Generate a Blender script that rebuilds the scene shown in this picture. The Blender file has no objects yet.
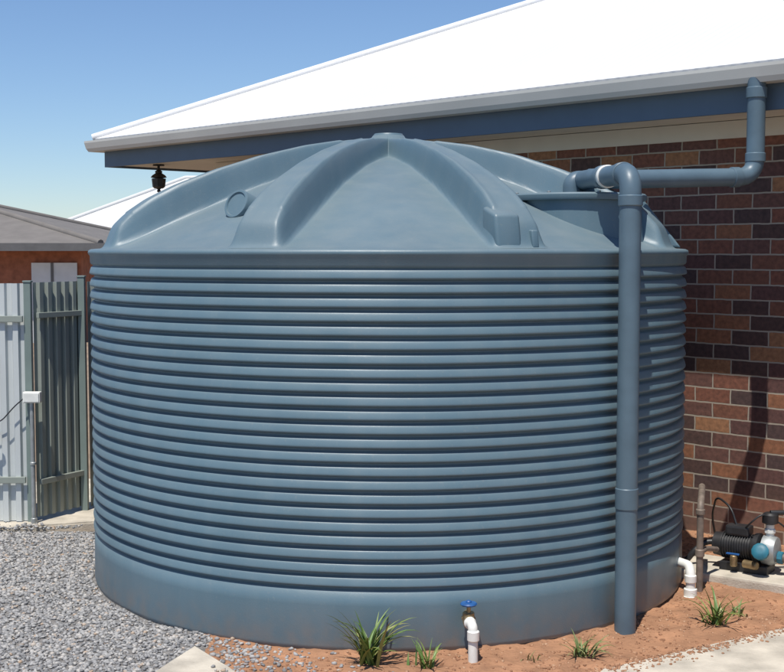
import bpy, bmesh, math, random
import numpy as np
from mathutils import Vector, Matrix, noise
random.seed(7); rng=np.random.default_rng(7)
scene=bpy.context.scene
COL=scene.collection

# ---------------- helpers ----------------
def empty(name,loc=(0,0,0),rotz=0):
    e=bpy.data.objects.new(name,None); COL.objects.link(e)
    e.location=loc; e.rotation_euler=(0,0,rotz); e.empty_display_size=.2
    return e
def mesh_obj(name,verts,faces,mat=None,parent=None,smooth=False):
    me=bpy.data.meshes.new(name); me.from_pydata([tuple(v) for v in verts],[],faces); me.update()
    o=bpy.data.objects.new(name,me); COL.objects.link(o)
    if mat: me.materials.append(mat)
    if parent: o.parent=parent
    if smooth: me.polygons.foreach_set('use_smooth',[True]*len(me.polygons))
    return o
def bm_obj(name,bm,mat=None,parent=None,smooth=False):
    me=bpy.data.meshes.new(name); bm.to_mesh(me); bm.free()
    o=bpy.data.objects.new(name,me); COL.objects.link(o)
    if mat: me.materials.append(mat)
    if parent: o.parent=parent
    if smooth: me.polygons.foreach_set('use_smooth',[True]*len(me.polygons))
    return o
def box(name,lo,hi,mat,parent=None,bevel=0.0):
    bm=bmesh.new(); bmesh.ops.create_cube(bm,size=1)
    c=[(a+b)/2 for a,b in zip(lo,hi)]; s=[abs(b-a) for a,b in zip(lo,hi)]
    bmesh.ops.scale(bm,vec=s,verts=bm.verts)
    if bevel>0: bmesh.ops.bevel(bm,geom=bm.edges[:],offset=bevel,segments=2,affect='EDGES',profile=.6)
    bmesh.ops.translate(bm,vec=c,verts=bm.verts)
    return bm_obj(name,bm,mat,parent)
def lathe(name,prof,mat,parent=None,seg=32,loc=(0,0,0),axis=(0,0,1),smooth=True,angle=35):
    V=[];F=[]
    n=len(prof)
    for (r,z) in prof:
        for k in range(seg):
            a=2*math.pi*k/seg; V.append(Vector((r*math.cos(a),r*math.sin(a),z)))
    for i in range(n-1):
        for k in range(seg):
            k2=(k+1)%seg
            F.append((i*seg+k,i*seg+k2,(i+1)*seg+k2,(i+1)*seg+k))
    F.append(tuple(reversed(range(seg)))); F.append(tuple((n-1)*seg+k for k in range(seg)))
    q=Vector((0,0,1)).rotation_difference(Vector(axis).normalized()).to_matrix()
    V=[q@v+Vector(loc) for v in V]
    o=mesh_obj(name,V,F,mat,parent,smooth)
    if smooth: o.data.set_sharp_from_angle(angle=math.radians(angle))
    return o
def cyl(name,p0,p1,r,mat,parent=None,seg=24,bev=0.004):
    p0=Vector(p0);p1=Vector(p1);L=(p1-p0).length; b=min(bev,r*.3,L*.3)
    return lathe(name,[(r-b,0),(r,b),(r,L-b),(r-b,L)],mat,parent,seg,p0,(p1-p0))
def fillet(pts,rad,n=8):
    pts=[Vector(p) for p in pts]; out=[pts[0]]
    for i in range(1,len(pts)-1):
        a,b,c=pts[i-1],pts[i],pts[i+1]
        d1=(a-b).normalized(); d2=(c-b).normalized()
        t=min(rad,(a-b).length*.45,(c-b).length*.45)
        s=b+d1*t; e=b+d2*t
        for k in range(n+1):
            u=k/n; out.append(s*(1-u)**2+b*2*u*(1-u)+e*u*u)
    out.append(pts[-1]); return out
def tube(name,pts,r,mat,parent=None,rad=.08,seg=20):
    P=fillet(pts,rad) if len(pts)>2 else [Vector(p) for p in pts]
    V=[];F=[]; T=[]
    for i in range(len(P)):
        a=P[max(0,i-1)]; b=P[min(len(P)-1,i+1)]; T.append((b-a).normalized())
    up=Vector((0,0,1)) if abs(T[0].z)<.9 else Vector((1,0,0))
    nrm=(up-T[0]*up.dot(T[0])).normalized()
    for i,p in enumerate(P):
        nrm=(nrm-T[i]*nrm.dot(T[i])).normalized(); bn=T[i].cross(nrm)
        for k in range(seg):
            a=2*math.pi*k/seg; V.append(p+nrm*r*math.cos(a)+bn*r*math.sin(a))
    for i in range(len(P)-1):
        for k in range(seg):
            k2=(k+1)%seg; F.append((i*seg+k,i*seg+k2,(i+1)*seg+k2,(i+1)*seg+k))
    F.append(tuple(reversed(range(seg)))); F.append(tuple((len(P)-1)*seg+k for k in range(seg)))
    o=mesh_obj(name,V,F,mat,parent,True); o.data.set_sharp_from_angle(angle=math.radians(50)); return o

# ---------------- materials ----------------
def mat(name,col=(.5,.5,.5),rough=.6,metal=0,spec=.5,var=0.12,scale=6,bump=0,bscale=60):
    m=bpy.data.materials.new(name); m.use_nodes=True; nt=m.node_tree; b=nt.nodes['Principled BSDF']
    b.inputs['Roughness'].default_value=rough; b.inputs['Metallic'].default_value=metal
    b.inputs['Specular IOR Level'].default_value=spec
    tc=nt.nodes.new('ShaderNodeTexCoord')
    n=nt.nodes.new('ShaderNodeTexNoise'); n.inputs['Scale'].default_value=scale; n.inputs['Detail'].default_value=8
    nt.links.new(tc.outputs['Object'],n.inputs['Vector'])
    r=nt.nodes.new('ShaderNodeValToRGB')
    r.color_ramp.elements[0].position=.3; r.color_ramp.elements[1].position=.7
    r.color_ramp.elements[0].color=tuple(c*(1-var) for c in col)+(1,)
    r.color_ramp.elements[1].color=tuple(min(1,c*(1+var)) for c in col)+(1,)
    nt.links.new(n.outputs['Fac'],r.inputs['Fac']); nt.links.new(r.outputs['Color'],b.inputs['Base Color'])
    if bump:
        n2=nt.nodes.new('ShaderNodeTexNoise'); n2.inputs['Scale'].default_value=bscale; n2.inputs['Detail'].default_value=5
        nt.links.new(tc.outputs['Object'],n2.inputs['Vector'])
        bp=nt.nodes.new('ShaderNodeBump'); bp.inputs['Strength'].default_value=1; bp.inputs['Distance'].default_value=bump
        nt.links.new(n2.outputs['Fac'],bp.inputs['Height']); nt.links.new(bp.outputs['Normal'],b.inputs['Normal'])
    return m
def nodes(m): return m.node_tree, m.node_tree.nodes['Principled BSDF']

TANK=(.106,.176,.217)
def tank_material():
    m=bpy.data.materials.new('tank_poly'); m.use_nodes=True; nt,b=nodes(m)
    tc=nt.nodes.new('ShaderNodeTexCoord')
    def noise_(scale,detail,mapscale=(1,1,1)):
        mp=nt.nodes.new('ShaderNodeMapping'); mp.inputs['Scale'].default_value=mapscale
        n=nt.nodes.new('ShaderNodeTexNoise'); n.inputs['Scale'].default_value=scale; n.inputs['Detail'].default_value=detail
        nt.links.new(tc.outputs['Object'],mp.inputs['Vector']); nt.links.new(mp.outputs['Vector'],n.inputs['Vector']); return n
    def ramp(src,p0,p1,c0,c1):
        r=nt.nodes.new('ShaderNodeValToRGB'); e=r.color_ramp.elements
        e[0].position=p0;e[1].position=p1;e[0].color=c0+(1,);e[1].color=c1+(1,)
        nt.links.new(src,r.inputs['Fac']); return r
    def mix(fac,a,bb,t='MIX'):
        x=nt.nodes.new('ShaderNodeMix'); x.data_type='RGBA'; x.blend_type=t
        if isinstance(fac,(int,float)): x.inputs[0].default_value=fac
        else: nt.links.new(fac,x.inputs[0])
        for s,i in ((a,6),(bb,7)):
            if isinstance(s,tuple): x.inputs[i].default_value=s+(1,)
            else: nt.links.new(s,x.inputs[i])
        return x.outputs[2]
    def math_(op,a,bv):
        x=nt.nodes.new('ShaderNodeMath'); x.operation=op; x.use_clamp=True
        for s,i in ((a,0),(bv,1)):
            if isinstance(s,(int,float)): x.inputs[i].default_value=s
            else: nt.links.new(s,x.inputs[i])
        return x.outputs[0]
    n1=noise_(2.2,6); base=ramp(n1.outputs['Fac'],.3,.7,tuple(c*.94 for c in TANK),tuple(c*1.06 for c in TANK)).outputs['Color']
    n2=noise_(9,4,(1,1,.08)); st=ramp(n2.outputs['Fac'],.42,.75,(0,0,0),(1,1,1)).outputs['Color']
    base=mix(math_('MULTIPLY',st,.14),base,(.25,.29,.30))
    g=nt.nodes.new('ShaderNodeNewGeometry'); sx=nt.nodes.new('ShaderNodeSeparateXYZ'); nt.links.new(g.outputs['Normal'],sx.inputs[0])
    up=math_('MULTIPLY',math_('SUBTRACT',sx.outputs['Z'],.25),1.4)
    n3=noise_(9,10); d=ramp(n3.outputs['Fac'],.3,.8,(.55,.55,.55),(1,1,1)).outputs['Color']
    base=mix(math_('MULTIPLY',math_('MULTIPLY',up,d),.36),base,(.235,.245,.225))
    n7=noise_(70,6); sp7=ramp(n7.outputs['Fac'],.60,.72,(0,0,0),(1,1,1)).outputs['Color']
    base=mix(math_('MULTIPLY',sp7,.12),base,(.32,.30,.26))
    so=nt.nodes.new('ShaderNodeSeparateXYZ'); nt.links.new(tc.outputs['Object'],so.inputs[0])
    lo=math_('SUBTRACT',1,math_('MULTIPLY',so.outputs['Z'],5.0))
    n4=noise_(14,8); d4=ramp(n4.outputs['Fac'],.35,.75,(.15,.15,.15),(1,1,1)).outputs['Color']
    base=mix(math_('MULTIPLY',math_('MULTIPLY',lo,d4),.6),base,(.27,.20,.15))
    nt.links.new(base,b.inputs['Base Color'])
    rr=ramp(n3.outputs['Fac'],.3,.8,(.40,.40,.40),(.54,.54,.54))
    nt.links.new(rr.outputs['Color'],b.inputs['Roughness'])
    b.inputs['Specular IOR Level'].default_value=.5
    n5=noise_(160,3); n6=noise_(2.6,2)
    ad=nt.nodes.new('ShaderNodeMath'); ad.operation='MULTIPLY_ADD'; nt.links.new(n6.outputs['Fac'],ad.inputs[0]); ad.inputs[1].default_value=9
    nt.links.new(n5.outputs['Fac'],ad.inputs[2])
    bp=nt.nodes.new('ShaderNodeBump'); bp.inputs['Distance'].default_value=.0006; bp.inputs['Strength'].default_value=.6
    nt.links.new(ad.outputs[0],bp.inputs['Height']); nt.links.new(bp.outputs['Normal'],b.inputs['Normal'])
    return m
M_tank=tank_material()
M_pipe=mat('painted_pipe',(.095,.148,.188),.42,var=.12,scale=7,bump=.0004,bscale=40)
M_fascia=mat('fascia_paint',(.080,.125,.18),.5,var=.05)
M_gutter=mat('gutter_steel',(.55,.55,.51),.45,var=.06,scale=2)
M_soffit=mat('soffit',(.62,.58,.50),.7,var=.04)
M_white=mat('white_pvc',(.76,.76,.71),.4,var=.08,scale=20)
M_steel=mat('galv_steel',(.36,.38,.38),.5,metal=.5,var=.2,scale=20)
M_black=mat('black_plastic',(.022,.022,.024),.45,var=.3,scale=20)
M_teal=mat('teal_plastic',(.02,.14,.20),.5,var=.25,scale=20)
M_blue=mat('blue_handle',(.02,.10,.30),.45,var=.2,scale=30)
M_brass=mat('brass',(.33,.24,.13),.45,metal=.7,var=.35,scale=30)
M_bronze=mat('weathered_pipe',(.20,.16,.13),.6,metal=.2,var=.3,scale=25)
M_conc=mat('concrete',(.50,.45,.37),.9,var=.24,scale=7,bump=.003,bscale=90)
M_fence=mat('fence_steel',(.58,.61,.60),.42,metal=.1,var=.07,scale=3)
M_fence2=mat('fence_steel_dark',(.30,.33,.29),.45,metal=.1,var=.08,scale=3)
M_post=mat('fence_post',(.19,.24,.22),.5,var=.1)
M_grey=mat('grey_roof',(.17,.155,.14),.8,var=.12,scale=3)
M_grey2=mat('dark_gutter',(.12,.12,.12),.6)
M_nwhite=mat('pale_roof',(.62,.62,.60),.7,var=.04)
M_nbrick=mat('far_brick',(.30,.11,.06),.85,var=.25,scale=9)
M_window=mat('garage_door',(.60,.62,.62),.5,var=.05)
M_dark=mat('dark_iron',(.03,.026,.022),.5,var=.3,scale=30)

def brick_material():
    m=bpy.data.materials.new('brick_wall'); m.use_nodes=True; nt,b=nodes(m); L=nt.links.new
    tc=nt.nodes.new('ShaderNodeTexCoord'); s=nt.nodes.new('ShaderNodeSeparateXYZ'); L(tc.outputs['Object'],s.inputs[0])
    ad=nt.nodes.new('ShaderNodeMath'); L(s.outputs['X'],ad.inputs[0]); L(s.outputs['Y'],ad.inputs[1])
    cb=nt.nodes.new('ShaderNodeCombineXYZ'); L(ad.outputs[0],cb.inputs['X']); L(s.outputs['Z'],cb.inputs['Y'])
    nw=nt.nodes.new('ShaderNodeTexNoise'); nw.inputs['Scale'].default_value=14; L(cb.outputs[0],nw.inputs['Vector'])
    mw=nt.nodes.new('ShaderNodeMix'); mw.data_type='VECTOR'; mw.inputs[0].default_value=.008
    L(cb.outputs[0],mw.inputs[4]); L(nw.outputs['Color'],mw.inputs[5])
    br=nt.nodes.new('ShaderNodeTexBrick'); L(mw.outputs[1],br.inputs['Vector'])
    br.inputs['Color1'].default_value=(0,0,0,1); br.inputs['Color2'].default_value=(1,1,1,1); br.inputs['Mortar'].default_value=(.5,.5,.5,1)
    br.inputs['Scale'].default_value=1; br.inputs['Mortar Size'].default_value=.0054; br.inputs['Mortar Smooth'].default_value=.2
    br.inputs['Brick Width'].default_value=.245; br.inputs['Row Height'].default_value=.091
    r=nt.nodes.new('ShaderNodeValToRGB'); L(br.outputs['Color'],r.inputs['Fac']); r.color_ramp.interpolation='CONSTANT'
    e=r.color_ramp.elements; cols=[(0,(.085,.048,.042)),(.14,(.185,.080,.052)),(.30,(.115,.056,.050)),(.42,(.26,.115,.062)),(.54,(.078,.048,.046)),(.66,(.20,.082,.054)),(.80,(.31,.155,.080)),(.90,(.14,.068,.055))]
    e[0].position=0;e[0].color=cols[0][1]+(1,);e[1].position=cols[1][0];e[1].color=cols[1][1]+(1,)
    for p,c in cols[2:]:
        x=e.new(p); x.color=c+(1,)
    n=nt.nodes.new('ShaderNodeTexNoise'); n.inputs['Scale'].default_value=35; n.inputs['Detail'].default_value=8; L(tc.outputs['Object'],n.inputs['Vector'])
    nr=nt.nodes.new('ShaderNodeValToRGB'); L(n.outputs['Fac'],nr.inputs['Fac']); nr.color_ramp.elements[0].position=.25; nr.color_ramp.elements[1].position=.75
    nr.color_ramp.elements[0].color=(.6,.6,.6,1); nr.color_ramp.elements[1].color=(1.3,1.25,1.2,1)
    mu=nt.nodes.new('ShaderNodeMix'); mu.data_type='RGBA'; mu.blend_type='MULTIPLY'; mu.inputs[0].default_value=1
    L(r.outputs['Color'],mu.inputs[6]); L(nr.outputs['Color'],mu.inputs[7])
    mx=nt.nodes.new('ShaderNodeMix'); mx.data_type='RGBA'; L(br.outputs['Fac'],mx.inputs[0]); L(mu.outputs[2],mx.inputs[6]); mx.inputs[7].default_value=(.36,.31,.25,1)
    b.inputs['Roughness'].default_value=.85
    lo=nt.nodes.new('ShaderNodeMapRange'); L(s.outputs['Z'],lo.inputs[0]); lo.inputs[1].default_value=0; lo.inputs[2].default_value=.35; lo.inputs[3].default_value=.4; lo.inputs[4].default_value=0
    m2=nt.nodes.new('ShaderNodeMix'); m2.data_type='RGBA'; L(lo.outputs[0],m2.inputs[0]); L(mx.outputs[2],m2.inputs[6]); m2.inputs[7].default_value=(.28,.17,.11,1)
    L(m2.outputs[2],b.inputs['Base Color'])
    hm=nt.nodes.new('ShaderNodeMath'); hm.operation='MULTIPLY_ADD'; L(n.outputs['Fac'],hm.inputs[0]); hm.inputs[1].default_value=.25
    iv=nt.nodes.new('ShaderNodeMath'); iv.operation='SUBTRACT'; iv.inputs[0].default_value=1; L(br.outputs['Fac'],iv.inputs[1]); L(iv.outputs[0],hm.inputs[2])
    bp=nt.nodes.new('ShaderNodeBump'); bp.inputs['Distance'].default_value=.006; L(hm.outputs[0],bp.inputs['Height']); L(bp.outputs['Normal'],b.inputs['Normal'])
    return m
M_brick=brick_material()
def roof_material():
    m=mat('white_steel_roof',(.74,.74,.73),.45,var=.03,scale=1.5)
    nt,b=nodes(m); L=nt.links.new
    tc=nt.nodes.new('ShaderNodeTexCoord')
    w=nt.nodes.new('ShaderNodeTexWave'); w.wave_type='BANDS'; w.bands_direction='X'; w.inputs['Scale'].default_value=4.13; w.inputs['Distortion'].default_value=0
    L(tc.outputs['Object'],w.inputs['Vector'])
    bp=nt.nodes.new('ShaderNodeBump'); bp.inputs['Distance'].default_value=.010; bp.inputs['Strength'].default_value=.5
    L(w.outputs['Fac'],bp.inputs['Height']); L(bp.outputs['Normal'],b.inputs['Normal'])
    return m
M_roof=roof_material()
def island_mat(name,stops,rough=.85):
    m=bpy.data.materials.new(name); m.use_nodes=True; nt,b=nodes(m); L=nt.links.new
    g=nt.nodes.new('ShaderNodeNewGeometry'); r=nt.nodes.new('ShaderNodeValToRGB'); L(g.outputs['Random Per Island'],r.inputs['Fac'])
    e=r.color_ramp.elements; e[0].position=stops[0][0]; e[0].color=stops[0][1]+(1,); e[1].position=stops[1][0]; e[1].color=stops[1][1]+(1,)
    for p,c in stops[2:]:
        x=e.new(p); x.color=c+(1,)
    L(r.outputs['Color'],b.inputs['Base Color']); b.inputs['Roughness'].default_value=rough
    return m
M_stone=island_mat('gravel_stone',[(0,(.18,.18,.18)),(.4,(.28,.275,.27)),(.75,(.38,.37,.355)),(.93,(.47,.44,.40)),(1,(.40,.29,.20))])
M_clod=island_mat('soil_clod',[(0,(.22,.105,.055)),(.6,(.35,.18,.10)),(1,(.46,.29,.18))],.95)
M_leaf=island_mat('strap_leaf',[(0,(.06,.11,.02)),(.5,(.11,.19,.04)),(.85,(.19,.25,.06)),(1,(.33,.30,.12))],.5)
M_weed=island_mat('weed_leaf',[(0,(.09,.13,.03)),(.6,(.17,.21,.07)),(1,(.34,.29,.14))],.6)
M_soil=mat('soil',(.35,.180,.098),.95,var=.28,scale=7,bump=.012,bscale=45)
M_gbase=mat('gravel_base',(.20,.19,.18),.95,var=.4,scale=60,bump=.01,bscale=90)
M_ground=mat('dry_ground',(.26,.19,.13),.95,var=.2,scale=2,bump=.01,bscale=20)

# ---------------- ground ----------------
mesh_obj('ground',[(-400,-400,-.04),(400,-400,-.04),(400,400,-.04),(-400,400,-.04)],[(0,1,2,3)],M_ground)
TC=Vector((-.02,7.055,0)); R=1.63
def grid_patch(name,x0,x1,y0,y1,step,zf,material):
    nx=int((x1-x0)/step)+1; ny=int((y1-y0)/step)+1
    V=[];F=[]
    for j in range(ny):
        for i in range(nx):
            x=x0+i*(x1-x0)/(nx-1); y=y0+j*(y1-y0)/(ny-1); V.append((x,y,zf(x,y)))
    for j in range(ny-1):
        for i in range(nx-1):
            a=j*nx+i; F.append((a,a+1,a+nx+1,a+nx))
    return mesh_obj(name,V,F,material,None,True)
def soil_z(x,y):
    e=min(x+1.1,4.2-x,y-3.8,9.2-y); f=max(0,min(1,e/.15))
    n=noise.noise(Vector((x*2,y*2,0)))*.02+noise.noise(Vector((x*9,y*9,3)))*.014+noise.noise(Vector((x*28,y*28,5)))*.008
    return -.06*(1-f)+(n)*f
grid_patch('soil_bed',-1.1,4.2,3.8,9.2,.02,soil_z,M_soil)
def gr_z(x,y):
    e=min(x+7.5,-.72-x,y-3.5,7.9-y); f=max(0,min(1,e/.12))
    return -.06*(1-f)+(.006+.012*noise.noise(Vector((x*3,y*3,0))))*f
grid_patch('gravel_bed',-7.5,-.72,3.5,7.9,.06,gr_z,M_gbase)

bm=bmesh.new(); bmesh.ops.create_icosphere(bm,subdivisions=1,radius=1)
bm.verts.ensure_lookup_table(); IV=np.array([v.co[:] for v in bm.verts]); IF=np.array([[v.index for v in f.verts] for f in bm.faces]); bm.free()
def scatter(name,pts,smin,smax,material,flat=.65):
    n=len(pts); pts=np.array(pts)
    s=rng.uniform(smin,smax,(n,1,1))*rng.uniform(.65,1.25,(n,1,3)); s[:,:,2]*=flat
    jit=1+rng.uniform(-.25,.25,(n,len(IV),1))
    V=IV[None]*jit*s
    a=rng.uniform(0,6.28,n); t=rng.uniform(-.5,.5,n)
    ca,sa=np.cos(a)[:,None],np.sin(a)[:,None]; ct,st=np.cos(t)[:,None],np.sin(t)[:,None]
    y=V[:,:,1]*ct-V[:,:,2]*st; z=V[:,:,1]*st+V[:,:,2]*ct; x=V[:,:,0]
    X=x*ca-y*sa; Y=x*sa+y*ca
    V=np.stack([X,Y,z],2)+pts[:,None,:]
    F=(IF[None]+(np.arange(n)*len(IV))[:,None,None]).reshape(-1,3)
    me=bpy.data.meshes.new(name); V=V.reshape(-1,3)
    me.vertices.add(len(V)); me.vertices.foreach_set('co',V.ravel())
    me.loops.add(F.size); me.loops.foreach_set('vertex_index',F.ravel())
    me.polygons.add(len(F)); me.polygons.foreach_set('loop_start',np.arange(0,F.size,3)); me.polygons.foreach_set('loop_total',np.full(len(F),3))
    me.update(); me.validate(); me.materials.append(material)
    o=bpy.data.objects.new(name,me); COL.objects.link(o); return o
pts=[]
while len(pts)<29000:
    x=random.uniform(-3.4,-.62); y=random.uniform(4.7,7.75)
    edge=-.78+.10*noise.noise(Vector((x*3,y*4,7)))+.05*random.random()
    if x>edge: continue
    if (Vector((x,y,0))-TC).length<R+.008: continue
    if y<5.47 and x>-.99 and -.99+ (y-5.1)*.34<x: continue
    pts.append((x,y,gr_z(x,y)+random.uniform(0,.006)))
for _ in range(520):
    x=-.80+abs(random.gauss(0,.26)); y=random.uniform(4.95,5.62)
    if (Vector((x,y,0))-TC).length<R+.01: continue
    if y<5.44 and -.99+(y-5.1)*.34<x<-.67+(5.14-y)*.55: 
        if random.random()<.9: continue
        pts.append((x,y,.034)); continue
    pts.append((x,y,soil_z(x,y)+.002))
for _ in range(260):
    pts.append((random.uniform(-3.4,-1.95),7.74+abs(random.gauss(0,.07)),.029))
scatter('gravel',pts,.0055,.0135,M_stone)
pts=[]
while len(pts)<9000:
    x=random.uniform(-.9,3); y=random.uniform(4.8,7.9)
    if (Vector((x,y,0))-TC).length<R+.01: continue
    if random.random()>.25+.9*max(0,noise.noise(Vector((x*3,y*3,1)))+.3): continue
    pts.append((x,y,soil_z(x,y)))
# crumbs of soil that have spilled over the path edge
for _ in range(500):
    t=random.random(); q=Vector((.87,5.12)).lerp(Vector((1.88,5.74)),t); o_=abs(random.gauss(0,.05))
    pts.append((q.x+o_*.52,q.y-o_*.85,.031))
scatter('soil_clods',pts,.0015,.010,M_clod)
def poly_slab(name,pts,z0,z1,m,bev=.012):
    bm=bmesh.new(); vs=[bm.verts.new((x,y,z0)) for x,y in pts]; f=bm.faces.new(vs)
    r=bmesh.ops.extrude_face_region(bm,geom=[f]); bmesh.ops.translate(bm,vec=(0,0,z1-z0),verts=[v for v in r['geom'] if isinstance(v,bmesh.types.BMVert)])
    bmesh.ops.recalc_face_normals(bm,faces=bm.faces[:])
    bmesh.ops.bevel(bm,geom=bm.edges[:],offset=bev,segments=2,affect='EDGES')
    return bm_obj(name,bm,m)
poly_slab('concrete_paver',[(-.87,5.44),(-.97,5.14),(-1.2,4.3),(-.2,4.3),(-.67,5.14)],-.05,.03,M_conc)
poly_slab('concrete_path',[(.87,5.12),(1.88,5.74),(3.65,6.84),(4.3,5.8),(1.5,4.0),(.25,4.0)],-.05,.03,M_conc)
poly_slab('concrete_path',[(-6.5,7.72),(-2.6,7.72),(-1.9,7.98),(-1.55,9.5),(-2.6,9.5),(-3.2,8.6),(-6.5,8.6)],-.05,.025,M_conc)

# ---------------- tank ----------------
tank=empty('water_tank',TC)
prof=[(R-.03,-.02),(R-.006,.0),(R-.002,.02),(R-.004,.2),(R-.006,.262)]
N=23; z0=.27; p=(1.685-z0)/N
def sst(a,b,x):
    t=max(0,min(1,(x-a)/(b-a))); return t*t*(3-2*t)
hoop=[(0,-.019),(.05,-.021),(.13,-.021),(.18,-.018),(.215,-.008),(.25,.001),(.30,.0045),(.37,.005),(.48,.0035),(.6,.0015),(.72,-.001),(.82,-.0035),(.88,-.006),(.93,-.011),(.97,-.016)]
for i in range(N):
    for s,d in hoop: prof.append((R-.004+d,z0+p*(i+s)))
prof+=[(R-.018,1.686),(R-.008,1.692),(R-.003,1.70),(R-.002,1.735),(R+.004,1.742),(R+.008,1.752),(R+.004,1.764),(R-.01,1.770),(R-.045,1.773)]
SEG=360; V=[];F=[]
for (r,z) in prof:
    for k in range(SEG):
        a=2*math.pi*k/SEG
        wob=.0025*noise.noise(Vector((math.cos(a)*2.5,math.sin(a)*2.5,z*1.3)))
        V.append(((r+wob)*math.cos(a),(r+wob)*math.sin(a),z+.0015*noise.noise(Vector((math.cos(a)*3,math.sin(a)*3,5+z)))))
for i in range(len(prof)-1):
    for k in range(SEG):
        k2=(k+1)%SEG; F.append((i*SEG+k,i*SEG+k2,(i+1)*SEG+k2,(i+1)*SEG+k))
mesh_obj('ribbed_wall',V,F,M_tank,tank,True)
RX=np.linspace(0,1.60,321)
rib_raw=np.interp(RX,[0,.25,.5,.75,.98,1.2,1.35,1.46,1.53,1.56,1.60],[2.385,2.365,2.325,2.265,2.19,2.10,2.025,1.95,1.88,1.775,1.772])
pan_raw=np.interp(RX,[0,.15,.3,.5,.8,1.1,1.35,1.48,1.56,1.60],[2.30,2.28,2.25,2.20,2.095,1.965,1.855,1.80,1.773,1.772])
ker=np.hanning(15); ker/=ker.sum()
def smooth(a):
    b=np.pad(a,7,mode='edge'); return np.convolve(b,ker,'valid')
rib_s=smooth(rib_raw); pan_s=smooth(pan_raw)
A=900; NR=120
rs=np.concatenate([np.linspace(1.585,1.4,36),np.linspace(1.395,.02,NR-36)])
V=[];F=[]
step=math.pi/4
for r in rs:
    rb=float(np.interp(r,RX,rib_s)); pn=float(np.interp(r,RX,pan_s))
    hw=.038+.052*(r/1.5)**2
    sl=.030+.02*(r/1.5)
    for k in range(A):
        th=2*math.pi*k/A
        fr=th+math.pi/2
        dd=((fr-step/2)+step/2)%step-step/2
        d=abs(r*math.sin(dd))
        m=1-sst(hw,hw+sl,d)
        z=pn+(rb-pn)*m
        crest=.006*math.exp(-((d-hw+.008)/.012)**2) if r>.3 else 0
        z+=crest*(1 if r<1.45 else 0)
        z+=.004*noise.noise(Vector((r*math.cos(th)*2.2,r*math.sin(th)*2.2,9)))*min(1,(1.585-r)*6)
        if r<.10: z=max(z,2.40)
        V.append((r*math.cos(th),r*math.sin(th),z))
n=len(rs)
for i in range(n-1):
    for k in range(A):
        k2=(k+1)%A; F.append((i*A+k,i*A+k2,(i+1)*A+k2,(i+1)*A+k))
F.append(tuple((n-1)*A+k for k in range(A)))
mesh_obj('domed_roof',V,F,M_tank,tank,True)
lathe('top_boss',[(.085,2.36),(.085,2.40),(.078,2.41),(.03,2.413),(.025,2.407)],M_tank,tank,40)
def onr(th,r): return Vector((r*math.sin(th),-r*math.cos(th),0))
th=math.radians(-39)
c=onr(th,1.16)+Vector((0,0,1.985)); ax=Vector((math.sin(th)*.92,-math.cos(th)*.92,.38)).normalized()
lathe('inspection_boss',[(.082,-.16),(.076,.012),(.072,.018),(.062,.018),(.058,.010),(.0,.010)],M_tank,tank,40,c,ax)
def wedge(name,th,rp,w,par,bev=.012):
    t=Vector((math.cos(th),math.sin(th),0)); bm=bmesh.new()
    vs=[bm.verts.new(onr(th,r)+Vector((0,0,z))-t*w/2) for r,z in rp]; f=bm.faces.new(vs)
    g=bmesh.ops.extrude_face_region(bm,geom=[f]); bmesh.ops.translate(bm,vec=t*w,verts=[v for v in g['geom'] if isinstance(v,bmesh.types.BMVert)])
    bmesh.ops.recalc_face_normals(bm,faces=bm.faces[:]); bmesh.ops.bevel(bm,geom=bm.edges[:],offset=bev,segments=3,affect='EDGES',profile=.5)
    o=bm_obj(name,bm,M_tank,par,True); o.data.set_sharp_from_angle(angle=math.radians(40)); return o
wedge('foot_block',math.radians(20.3),[(1.40,1.74),(1.568,1.765),(1.535,1.925),(1.40,1.965)],.125,tank,.016)
wedge('lifting_lug',math.radians(25.0),[(1.45,1.76),(1.575,1.775),(1.560,1.855),(1.45,1.86)],.034,tank,.007)
for a_ in (-156,114):
    wedge('lifting_lug',math.radians(a_),[(1.45,1.76),(1.575,1.775),(1.56,1.855),(1.45,1.86)],.034,tank,.007)
wedge('side_saddle',math.radians(86),[(1.0,1.80),(1.592,1.778),(1.575,1.80),(1.39,2.035),(1.0,2.045)],.34,tank,.012)
th=math.radians(60); c=onr(th,1.12)
lathe('inlet_turret',[(.345,1.80),(.325,2.00),(.325,2.015)],M_tank,tank,64,c,(0,0,1))
lathe('inlet_lid',[(.33,2.012),(.350,2.014),(.354,2.022),(.354,2.040),(.346,2.048),(.30,2.050),(.295,2.044),(.16,2.044),(.155,2.056),(.0,2.058)],M_tank,tank,64,c,(0,0,1))
for k in range(8):
    a=k*math.pi/4+.2; q=c+Vector((.32*math.cos(a),.32*math.sin(a),2.048)); cyl('lid_screw',q,q+Vector((0,0,.008)),.009,M_steel,tank,10,.001)
# ---------------- pipes ----------------
def collar(par,p,d,r=.060,L=.05,m=None):
    p=Vector(p); d=Vector(d).normalized(); return cyl('collar',p-d*L/2,p+d*L/2,r,m or M_pipe,par,28,.004)
dp=empty('roof_downpipe')
G=Vector((1.985,6.915,0)); E=Vector((1.05,6.58,2.13))
d=(E-(G+Vector((0,0,2.165)))).normalized()
tube('pipe_run',[G+Vector((0,0,2.70)),G+Vector((0,0,2.165)),E+d*.05],.049,M_pipe,dp,.11,28)
collar(dp,G+Vector((0,0,2.62)),(0,0,1),.056,.06); collar(dp,G+Vector((0,0,2.27)),(0,0,1),.055,.05)
collar(dp,G+Vector((0,0,2.165))+d*.13,d,.055,.05)
collar(dp,E,d,.058,.06)
tube('inlet_drop',[E-d*.02,E+d*.125,E+d*.125+Vector((0,0,-.09))],.0485,M_pipe,dp,.06,28)
op=empty('standing_pipe')
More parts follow.
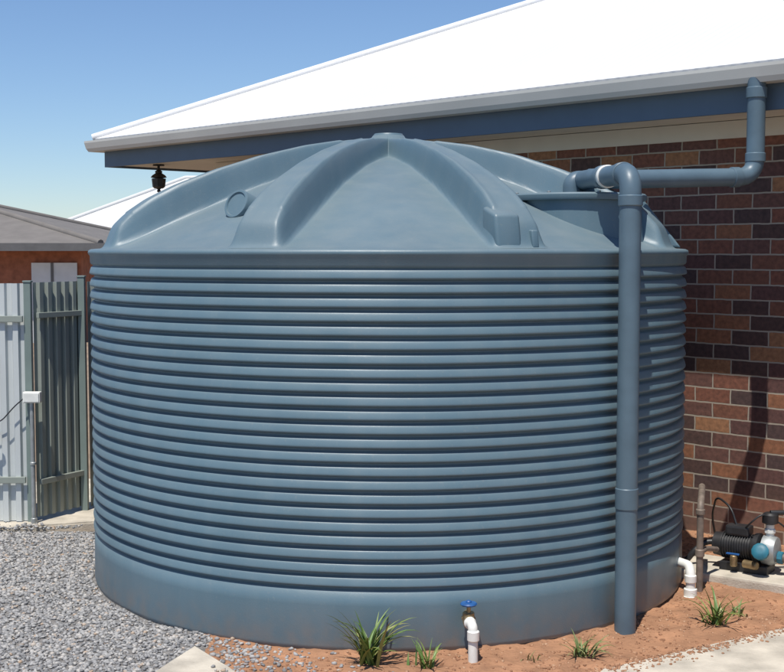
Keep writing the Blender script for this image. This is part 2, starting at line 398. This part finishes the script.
B=Vector((1.085,5.745,0)); T2=Vector((.985,6.53,2.125))
tube('riser',[B+Vector((0,0,-.1)),B+Vector((0,0,2.115)),T2],.0495,M_pipe,op,.10,32)
collar(op,B+Vector((0,0,.62)),(0,0,1),.0535,.10); collar(op,B+Vector((0,0,1.99)),(0,0,1),.056,.05)
d=(T2-(B+Vector((0,0,2.115)))).normalized()
collar(op,B+Vector((0,0,2.115))+d*.125,d,.056,.05)
collar(op,B+Vector((0,0,2.115))+d*.36,d,.056,.03,M_white)
collar(op,B+Vector((0,0,2.115))+d*.42,d,.058,.06)

# ---------------- tap on tank ----------------
tap=empty('garden_tap',(.335,5.435,.155))
cyl('tail',(0,.06,0),(0,-.06,0),.022,M_brass,tap); cyl('nut',(0,-.01,0),(0,-.035,0),.031,M_brass,tap,6,.002)
cyl('body',(0,-.03,-.018),(0,-.03,.03),.026,M_brass,tap); cyl('ball',(0,-.06,0),(0,-.10,0),.028,M_brass,tap,8)
cyl('stem',(0,-.04,.02),(0,-.04,.062),.009,M_brass,tap)
lathe('handle',[(.012,0),(.034,.002),(.038,.008),(.034,.014),(.015,.016)],M_blue,tap,10,(0,-.04,.06))
cyl('handle_cap',(0,-.04,.07),(0,-.04,.084),.013,M_blue,tap)
tube('white_elbow',[(0,-.09,0),(.012,-.135,0),(.014,-.14,-.2)],.021,M_white,tap,.035,20)
cyl('elbow_collar',(.014,-.14,-.02),(.014,-.14,-.065),.0265,M_white,tap); cyl('elbow_collar',(.0,-.085,0),(.004,-.105,0),.0265,M_white,tap)

# ---------------- house ----------------
HA=math.atan2(-.711,.703)
house=empty('brick_house',(-1.57,11.34,0),HA)
L_=15; W=9.2
box('brick_walls',(0,0,-.05),(L_,W,2.50),M_brick,house)
box('frieze',(-.012,-.012,2.44),(L_+.012,W+.012,2.545),M_soffit,house)
ex=1.16; ey=.635
x0,x1,y0,y1=-ex,L_+.6,-ey,W+ey
box('soffit',(x0+.15,y0+.15,2.549),(x1-.15,y1-.15,2.56),M_soffit,house)
def ring(name,x0,x1,y0,y1,prof,m):
    V=[];F=[];n=len(prof)
    for cx,cy,sx,sy in ((x0,y0,1,1),(x1,y0,-1,1),(x1,y1,-1,-1),(x0,y1,1,-1)):
        for o,z in prof: V.append((cx+sx*o,cy+sy*o,z))
    for c in range(4):
        c2=(c+1)%4
        for i in range(n):
            i2=(i+1)%n; F.append((c*n+i,c2*n+i,c2*n+i2,c*n+i2))
    return mesh_obj(name,V,F,m,house)
ring('fascia',x0,x1,y0,y1,[(.125,2.53),(.15,2.53),(.15,2.75),(.125,2.75)],M_fascia)
ring('gutter',x0,x1,y0,y1,[(.02,2.672),(.122,2.672),(.122,2.765),(.116,2.765),(.116,2.68),(.026,2.68),(.010,2.700),(.010,2.752),(.022,2.757),(.022,2.770),(-.008,2.770),(-.008,2.752),(.004,2.700)],M_gutter)
pit=math.tan(math.radians(23.2)); zo=2.79
rx0,rx1,ry0,ry1=x0+.05,x1-.05,y0+.05,y1-.05
hw=(ry1-ry0)/2; zr=zo+hw*pit
V=[(rx0,ry0,zo),(rx1,ry0,zo),(rx1,ry1,zo),(rx0,ry1,zo),(rx0+hw,ry0+hw,zr),(rx1-hw,ry0+hw,zr)]
ro=mesh_obj('roof',V,[(0,1,5,4),(1,2,5),(2,3,4,5),(3,0,4)],M_roof,house)
md=ro.modifiers.new('t','SOLIDIFY'); md.thickness=.018; md.offset=-1
def capping(a,b,name='hip_cap'):
    a=Vector(a)+Vector((0,0,.012));b=Vector(b)+Vector((0,0,.012)); tube(name,[a,b],.035,M_roof,house,seg=12)
capping(V[0],V[4]);capping(V[3],V[4]);capping(V[4],V[5],'ridge_cap');capping(V[1],V[5]);capping(V[2],V[5])
lan=empty('hanging_lantern',(-2.14,11.6,0))
cyl('hook',(0,0,2.55),(0,0,2.50),.012,M_dark,lan); lathe('canopy',[(.055,2.535),(.05,2.548)],M_dark,lan,16)
lathe('cap',[(.05,2.425),(.075,2.43),(.06,2.45),(.03,2.47),(.035,2.485),(.015,2.50)],M_dark,lan,8)
lathe('cage',[(.04,2.33),(.058,2.345),(.066,2.42)],M_dark,lan,8); lathe('finial',[(.004,2.29),(.02,2.305),(.012,2.32),(.03,2.335)],M_dark,lan,12)

# ---------------- fence ----------------
def corrugated(name,a,b,z0,z1,m,parent,pitch=.105,depth=.028):
    a=Vector((*a,0)); b=Vector((*b,0)); d=(b-a); L=d.length; d.normalize(); nn=Vector((-d.y,d.x,0))
    pr=[]; s=0
    while s<L:
        for ds,o in ((0,0),(.35,0),(.48,1),(.88,1)):
            if s+ds*pitch<=L: pr.append((s+ds*pitch,o*depth))
        s+=pitch
    pr.append((L,0)); V=[];F=[]
    for s,o in pr:
        q=a+d*s-nn*o; V+= [(q.x,q.y,z0),(q.x,q.y,z1)]
    for i in range(len(pr)-1): F.append((2*i,2*i+2,2*i+3,2*i+1))
    ob=mesh_obj(name,V,F,m,parent); md=ob.modifiers.new('t','SOLIDIFY'); md.thickness=.002; return ob
fence=empty('steel_fence')
def rail(a,b,z,par,m,off=.035,h=.045):
    a=Vector((*a,z)); b=Vector((*b,z)); d=(b-a).normalized(); nn=Vector((d.y,-d.x,0)); L=(b-a).length
    c=(a+b)/2+nn*off
    o=box('rail',(-L/2,-.012,-h/2),(L/2,.012,h/2),m,par,.003); o.location=c; o.rotation_euler=(0,0,math.atan2(d.y,d.x))
def post(par,x,y,h,w=.05,m=None,rz=0):
    o=box('post',(-w/2,-w/2,-.03),(w/2,w/2,h),m or M_post,par,.004); o.location=(x,y,0); o.rotation_euler=(0,0,rz)
    o2=box('post_cap',(-w/2-.004,-w/2-.004,h),(w/2+.004,w/2+.004,h+.012),m or M_post,par,.003); o2.location=(x,y,0); o2.rotation_euler=(0,0,rz)
A1=(-7.2,7.86); A2=(-2.34,7.98)
corrugated('panel',A1,A2,.03,1.555,M_fence,fence,.082,.024)
for z in (.30,1.33): rail(A1,A2,z,fence,M_fence2,.034,.04)
for x in (-7.2,-4.8): post(fence,x,7.9,1.58)
post(fence,-2.315,7.985,1.56,.045)
gate=empty('side_gate'); B1=(-2.285,8.0); B2=(-2.085,8.36)
corrugated('panel',B1,B2,.05,1.56,M_fence2,gate,.075,.022)
for z in (.28,1.35): rail(B1,B2,z,gate,M_fence2,.034,.035)
post(gate,-2.060,8.34,1.585,.045)
f2=empty('steel_fence'); C1=(-2.04,8.42); C2=(-1.62,11.3)
corrugated('panel',C1,C2,.03,1.555,M_fence2,f2)
for z in (.30,1.33): rail(C1,C2,z,f2,M_fence2,.034,.04)
jb=empty('junction_box',(-2.28,7.925,0))
box('box',(-.055,-.03,.80),(.055,.02,.87),M_white,jb,.006); box('lid',(-.048,-.036,.807),(.048,-.031,.863),M_white,jb,.002)
tube('conduit',[(-.005,0,.80),(-.005,0,-.03)],.014,M_steel,jb,seg=14); cyl('clip',(-.005,0,.40),(-.005,0,.42),.019,M_steel,jb); cyl('foot',(-.005,0,0),(-.005,0,.06),.02,M_steel,jb)
tube('cable',[(-.05,-.01,.83),(-.11,-.01,.78),(-.20,-.01,.68),(-.36,-.01,.64)],.004,M_black,jb,.04,8)
lathe('cable_gland',[(.02,0),(.035,.01),(.035,.02),(.01,.02)],M_black,jb,20,(-.245,-.02,.59),(0,-1,0))

# ---------------- neighbouring houses ----------------
def hiphouse(name,x0,x1,y0,y1,ze,pitch,mr,mw,par_z=-.5):
    e=empty(name); ov=.5
    box('walls',(x0+ov,y0+ov,par_z),(x1-ov,y1-ov,ze-.02),mw,e)
    hw=(y1-y0)/2; zr=ze+hw*math.tan(math.radians(pitch))
    V=[(x0,y0,ze),(x1,y0,ze),(x1,y1,ze),(x0,y1,ze),(x0+hw,y0+hw,zr),(x1-hw,y0+hw,zr)]
    mesh_obj('roof',V,[(0,1,5,4),(1,2,5),(2,3,4,5),(3,0,4)],mr,e)
    for a,b in ((0,4),(3,4),(4,5),(1,5),(2,5)):
        tube('ridge_cap',[V[a],V[b]],.07,mr,e,seg=8)
    for lo,hi in (((x0-.1,y0-.1,ze-.15),(x1+.1,y0,ze+.0)),((x0-.1,y1,ze-.15),(x1+.1,y1+.1,ze)),((x0-.1,y0+.002,ze-.15),(x0,y1-.002,ze-.002)),((x1,y0+.002,ze-.15),(x1+.1,y1-.002,ze-.002))):
        box('gutter',lo,hi,M_gutter if mr is not M_grey else M_grey2,e)
    box('soffit',(x0+.003,y0+.003,ze-.13),(x1-.003,y1-.003,ze-.1),M_soffit,e)
    return e
nh=hiphouse('neighbour_house',-19,-5.55,24,33,1.90,13.5,M_grey,M_nbrick)
box('garage_door',(-7.0,24.42,-.4),(-6.12,24.47,1.52),M_window,nh)
box('door_frame',(-6.62,24.40,-.4),(-6.57,24.418,1.52),M_grey2,nh)
box('window_frame',(-9.2,24.43,.6),(-8.0,24.47,1.5),M_window,nh)
nh2=hiphouse('neighbour_house',-9.95,4,36,43,2.35,25.5,M_nwhite,M_nbrick)

# ---------------- pump ----------------
pump=empty('water_pump',(1.90,6.66,.075),math.radians(-34))
box('base_slab',(-.34,-.20,-.12),(.60,.22,-.025),M_conc,pump,.012)
box('foot',(-.12,-.07,-.026),(.14,.07,.02),M_black,pump,.004)
prof=[(.05,-.15),(.062,-.145),(.065,-.10)]
z=-.10
while z<.06:
    prof+=[(.064,z),(.071,z+.001),(.071,z+.006),(.064,z+.007)]; z+=.014
prof+=[(.066,.07),(.08,.075),(.083,.10),(.06,.11)]
lathe('motor',prof,M_black,pump,32,(-.02,0,.10),(1,0,0))
box('terminal_box',(-.10,-.045,.16),(.03,.045,.215),M_black,pump,.012)
lathe('pump_head',[(.05,0),(.078,.01),(.082,.05),(.07,.08),(.04,.09)],M_steel,pump,32,(.09,0,.10),(1,0,0))
cyl('outlet',(.13,0,.16),(.13,0,.24),.022,M_white,pump); cyl('outlet_nut',(.13,0,.19),(.13,0,.215),.03,M_white,pump,8)
lathe('controller',[(.03,0),(.042,.006),(.042,.05),(.03,.06)],M_black,pump,28,(.13,0,.24),(0,0,1))
lathe('filter_cap',[(.034,0),(.040,.006),(.040,.022),(.045,.026),(.045,.044),(.034,.052),(.015,.054)],M_teal,pump,12,(.12,-.11,.10),(.1,-.8,.45))
cyl('filter_neck',(.12,-.04,.08),(.12,-.12,.105),.03,M_steel,pump)
for i in range(3): cyl('union_nut',(.18+.07*i,-.02,.07),(.21+.07*i,-.02,.07),.034-.003*i,[M_teal,M_brass,M_steel][i],pump,8)
tube('suction_pipe',[(.10,-.02,.07),(.62,-.02,.07)],.024,M_bronze,pump)
cyl('brass_elbow',(.02,-.09,.03),(.10,-.11,.03),.022,M_brass,pump,12); cyl('valve_body',(-.03,-.10,.01),(-.03,-.10,.07),.02,M_brass,pump,8)
box('valve_lever',(-.07,-.108,.072),(.0,-.092,.08),M_blue,pump,.002)
tube('hose',[(-.16,.02,.10),(-.22,0,.10),(-.27,-.05,.05),(-.30,-.06,.0),(-.34,-.08,-.02)],.016,M_black,pump,.04)
tube('cable',[(-.05,0,.21),(-.09,.02,.30),(-.2,.10,.34),(-.26,.2,.2),(-.25,.28,.0)],.006,M_black,pump,.06,8)
tube('lead',[(0,-.03,.20),(.05,-.07,.25),(.10,-.04,.30),(.2,.06,.22),(.3,.1,.0)],.005,M_black,pump,.06,8)
tube('return_pipe',[(.13,.0,.30),(.2,.05,.30),(.3,.16,.30),(.3,.16,-.06)],.013,M_black,pump,.05)
sp=empty('outlet_pipe',(1.595,6.42,0))
tube('stand',[(0,0,-.05),(0,0,.45),(.03,.1,.49),(.08,.3,.49)],.018,M_bronze,sp,.04,14)
cyl('joint',(0,0,.18),(0,0,.22),.024,M_bronze,sp); cyl('joint',(0,0,.40),(0,0,.43),.024,M_bronze,sp)
tube('branch',[(0,0,.20),(.06,.1,.20),(.14,.2,.17)],.014,M_bronze,sp,.03,12)
wf=empty('white_pipe_fitting',(1.565,6.36,0))
tube('elbow',[(-.12,.22,.14),(-.03,.03,.14),(-.03,.0,.10),(-.03,0,-.05)],.024,M_white,wf,.03)
cyl('collar',(-.03,0,.06),(-.03,0,.10),.030,M_white,wf); cyl('collar',(-.03,0,-.01),(-.03,0,.03),.034,M_white,wf); cyl('flange',(-.03,0,-.03),(-.03,0,-.008),.045,M_white,wf)

# ---------------- plants ----------------
def strap_plant(name,loc,n,L,m,wd=.011,spread=1.0,seed=0):
    rd=random.Random(seed); V=[];F=[]
    for i in range(n):
        a=rd.uniform(0,6.283); l=L*rd.uniform(.5,1.12); lean=rd.uniform(.15,.95)*spread; curl=rd.uniform(.4,1.8)*spread
        bx,by=rd.gauss(0,.020),rd.gauss(0,.020); w=wd*rd.uniform(.7,1.2)
        dirv=Vector((math.cos(a),math.sin(a),0)); side=Vector((-dirv.y,dirv.x,0)); p=Vector((bx,by,-.01)); ang=lean*.5
        base=len(V); S=8
        for s in range(S+1):
            t=s/S; ww=w*(.6+.7*t if t<.35 else (1-t)**.7*1.12)
            tw=side*math.cos(t*.8)+Vector((0,0,1))*math.sin(t*.4)*.4
            fold=Vector((0,0,-.25*ww))
            V.append(p+tw*ww+Vector((0,0,.3*ww))); V.append(p+fold); V.append(p-tw*ww+Vector((0,0,.3*ww)))
            p=p+(dirv*math.sin(ang)+Vector((0,0,1))*math.cos(ang))*(l/S); ang+=curl/S*(.6+t)
        for s in range(S):
            b=base+3*s; F+=[(b,b+1,b+4,b+3),(b+1,b+2,b+5,b+4)]
    o=mesh_obj(name,V,F,m,None,True); o.location=loc; return o
strap_plant('strap_leaf_plant',(-.10,5.26,.0),62,.28,M_leaf,seed=1)
strap_plant('strap_leaf_plant',(.14,5.22,.0),22,.15,M_leaf,.007,seed=2)
strap_plant('strap_leaf_plant',(.83,5.36,.0),34,.15,M_weed,.007,1.3,seed=3)
strap_plant('strap_leaf_plant',(1.52,5.80,.0),34,.22,M_leaf,.009,1.2,seed=4)
strap_plant('weed',(1.68,5.99,.0),14,.12,M_weed,.006,1.4,seed=5)
strap_plant('weed',(.60,5.33,.0),8,.06,M_weed,.004,1.4,seed=6)

# ---------------- light, sky, camera ----------------
to_sun=Vector((-.225,-.60,1.57)).normalized()
sl=bpy.data.lights.new('sun','SUN'); sl.energy=5.0; sl.angle=math.radians(.5); sl.color=(1,.955,.88)
so=bpy.data.objects.new('sun',sl); COL.objects.link(so); so.rotation_euler=to_sun.to_track_quat('Z','Y').to_euler(); so.location=(0,0,10)
wd=bpy.data.worlds.new('World'); scene.world=wd; wd.use_nodes=True; nt=wd.node_tree
bg=nt.nodes['Background']; sk=nt.nodes.new('ShaderNodeTexSky'); sk.sky_type='NISHITA'; sk.sun_disc=False
sk.sun_elevation=math.asin(to_sun.z); sk.sun_rotation=math.atan2(to_sun.x,to_sun.y)%(2*math.pi)
sk.air_density=1.0; sk.dust_density=.1; sk.ozone_density=3.0; sk.altitude=200
tint=nt.nodes.new('ShaderNodeMix'); tint.data_type='RGBA'; tint.blend_type='MULTIPLY'; tint.inputs[0].default_value=1
tint.inputs[7].default_value=(.90,1.0,1.16,1)
nt.links.new(sk.outputs[0],tint.inputs[6]); nt.links.new(tint.outputs[2],bg.inputs['Color']); bg.inputs['Strength'].default_value=.105
cam=bpy.data.cameras.new('camera'); co=bpy.data.objects.new('camera',cam); COL.objects.link(co)
co.location=(0,0,1.765); co.rotation_euler=(math.radians(90-3.91),0,0); cam.lens=57.7; cam.sensor_width=36; cam.clip_end=2000
scene.camera=co
scene.view_settings.view_transform='Standard'
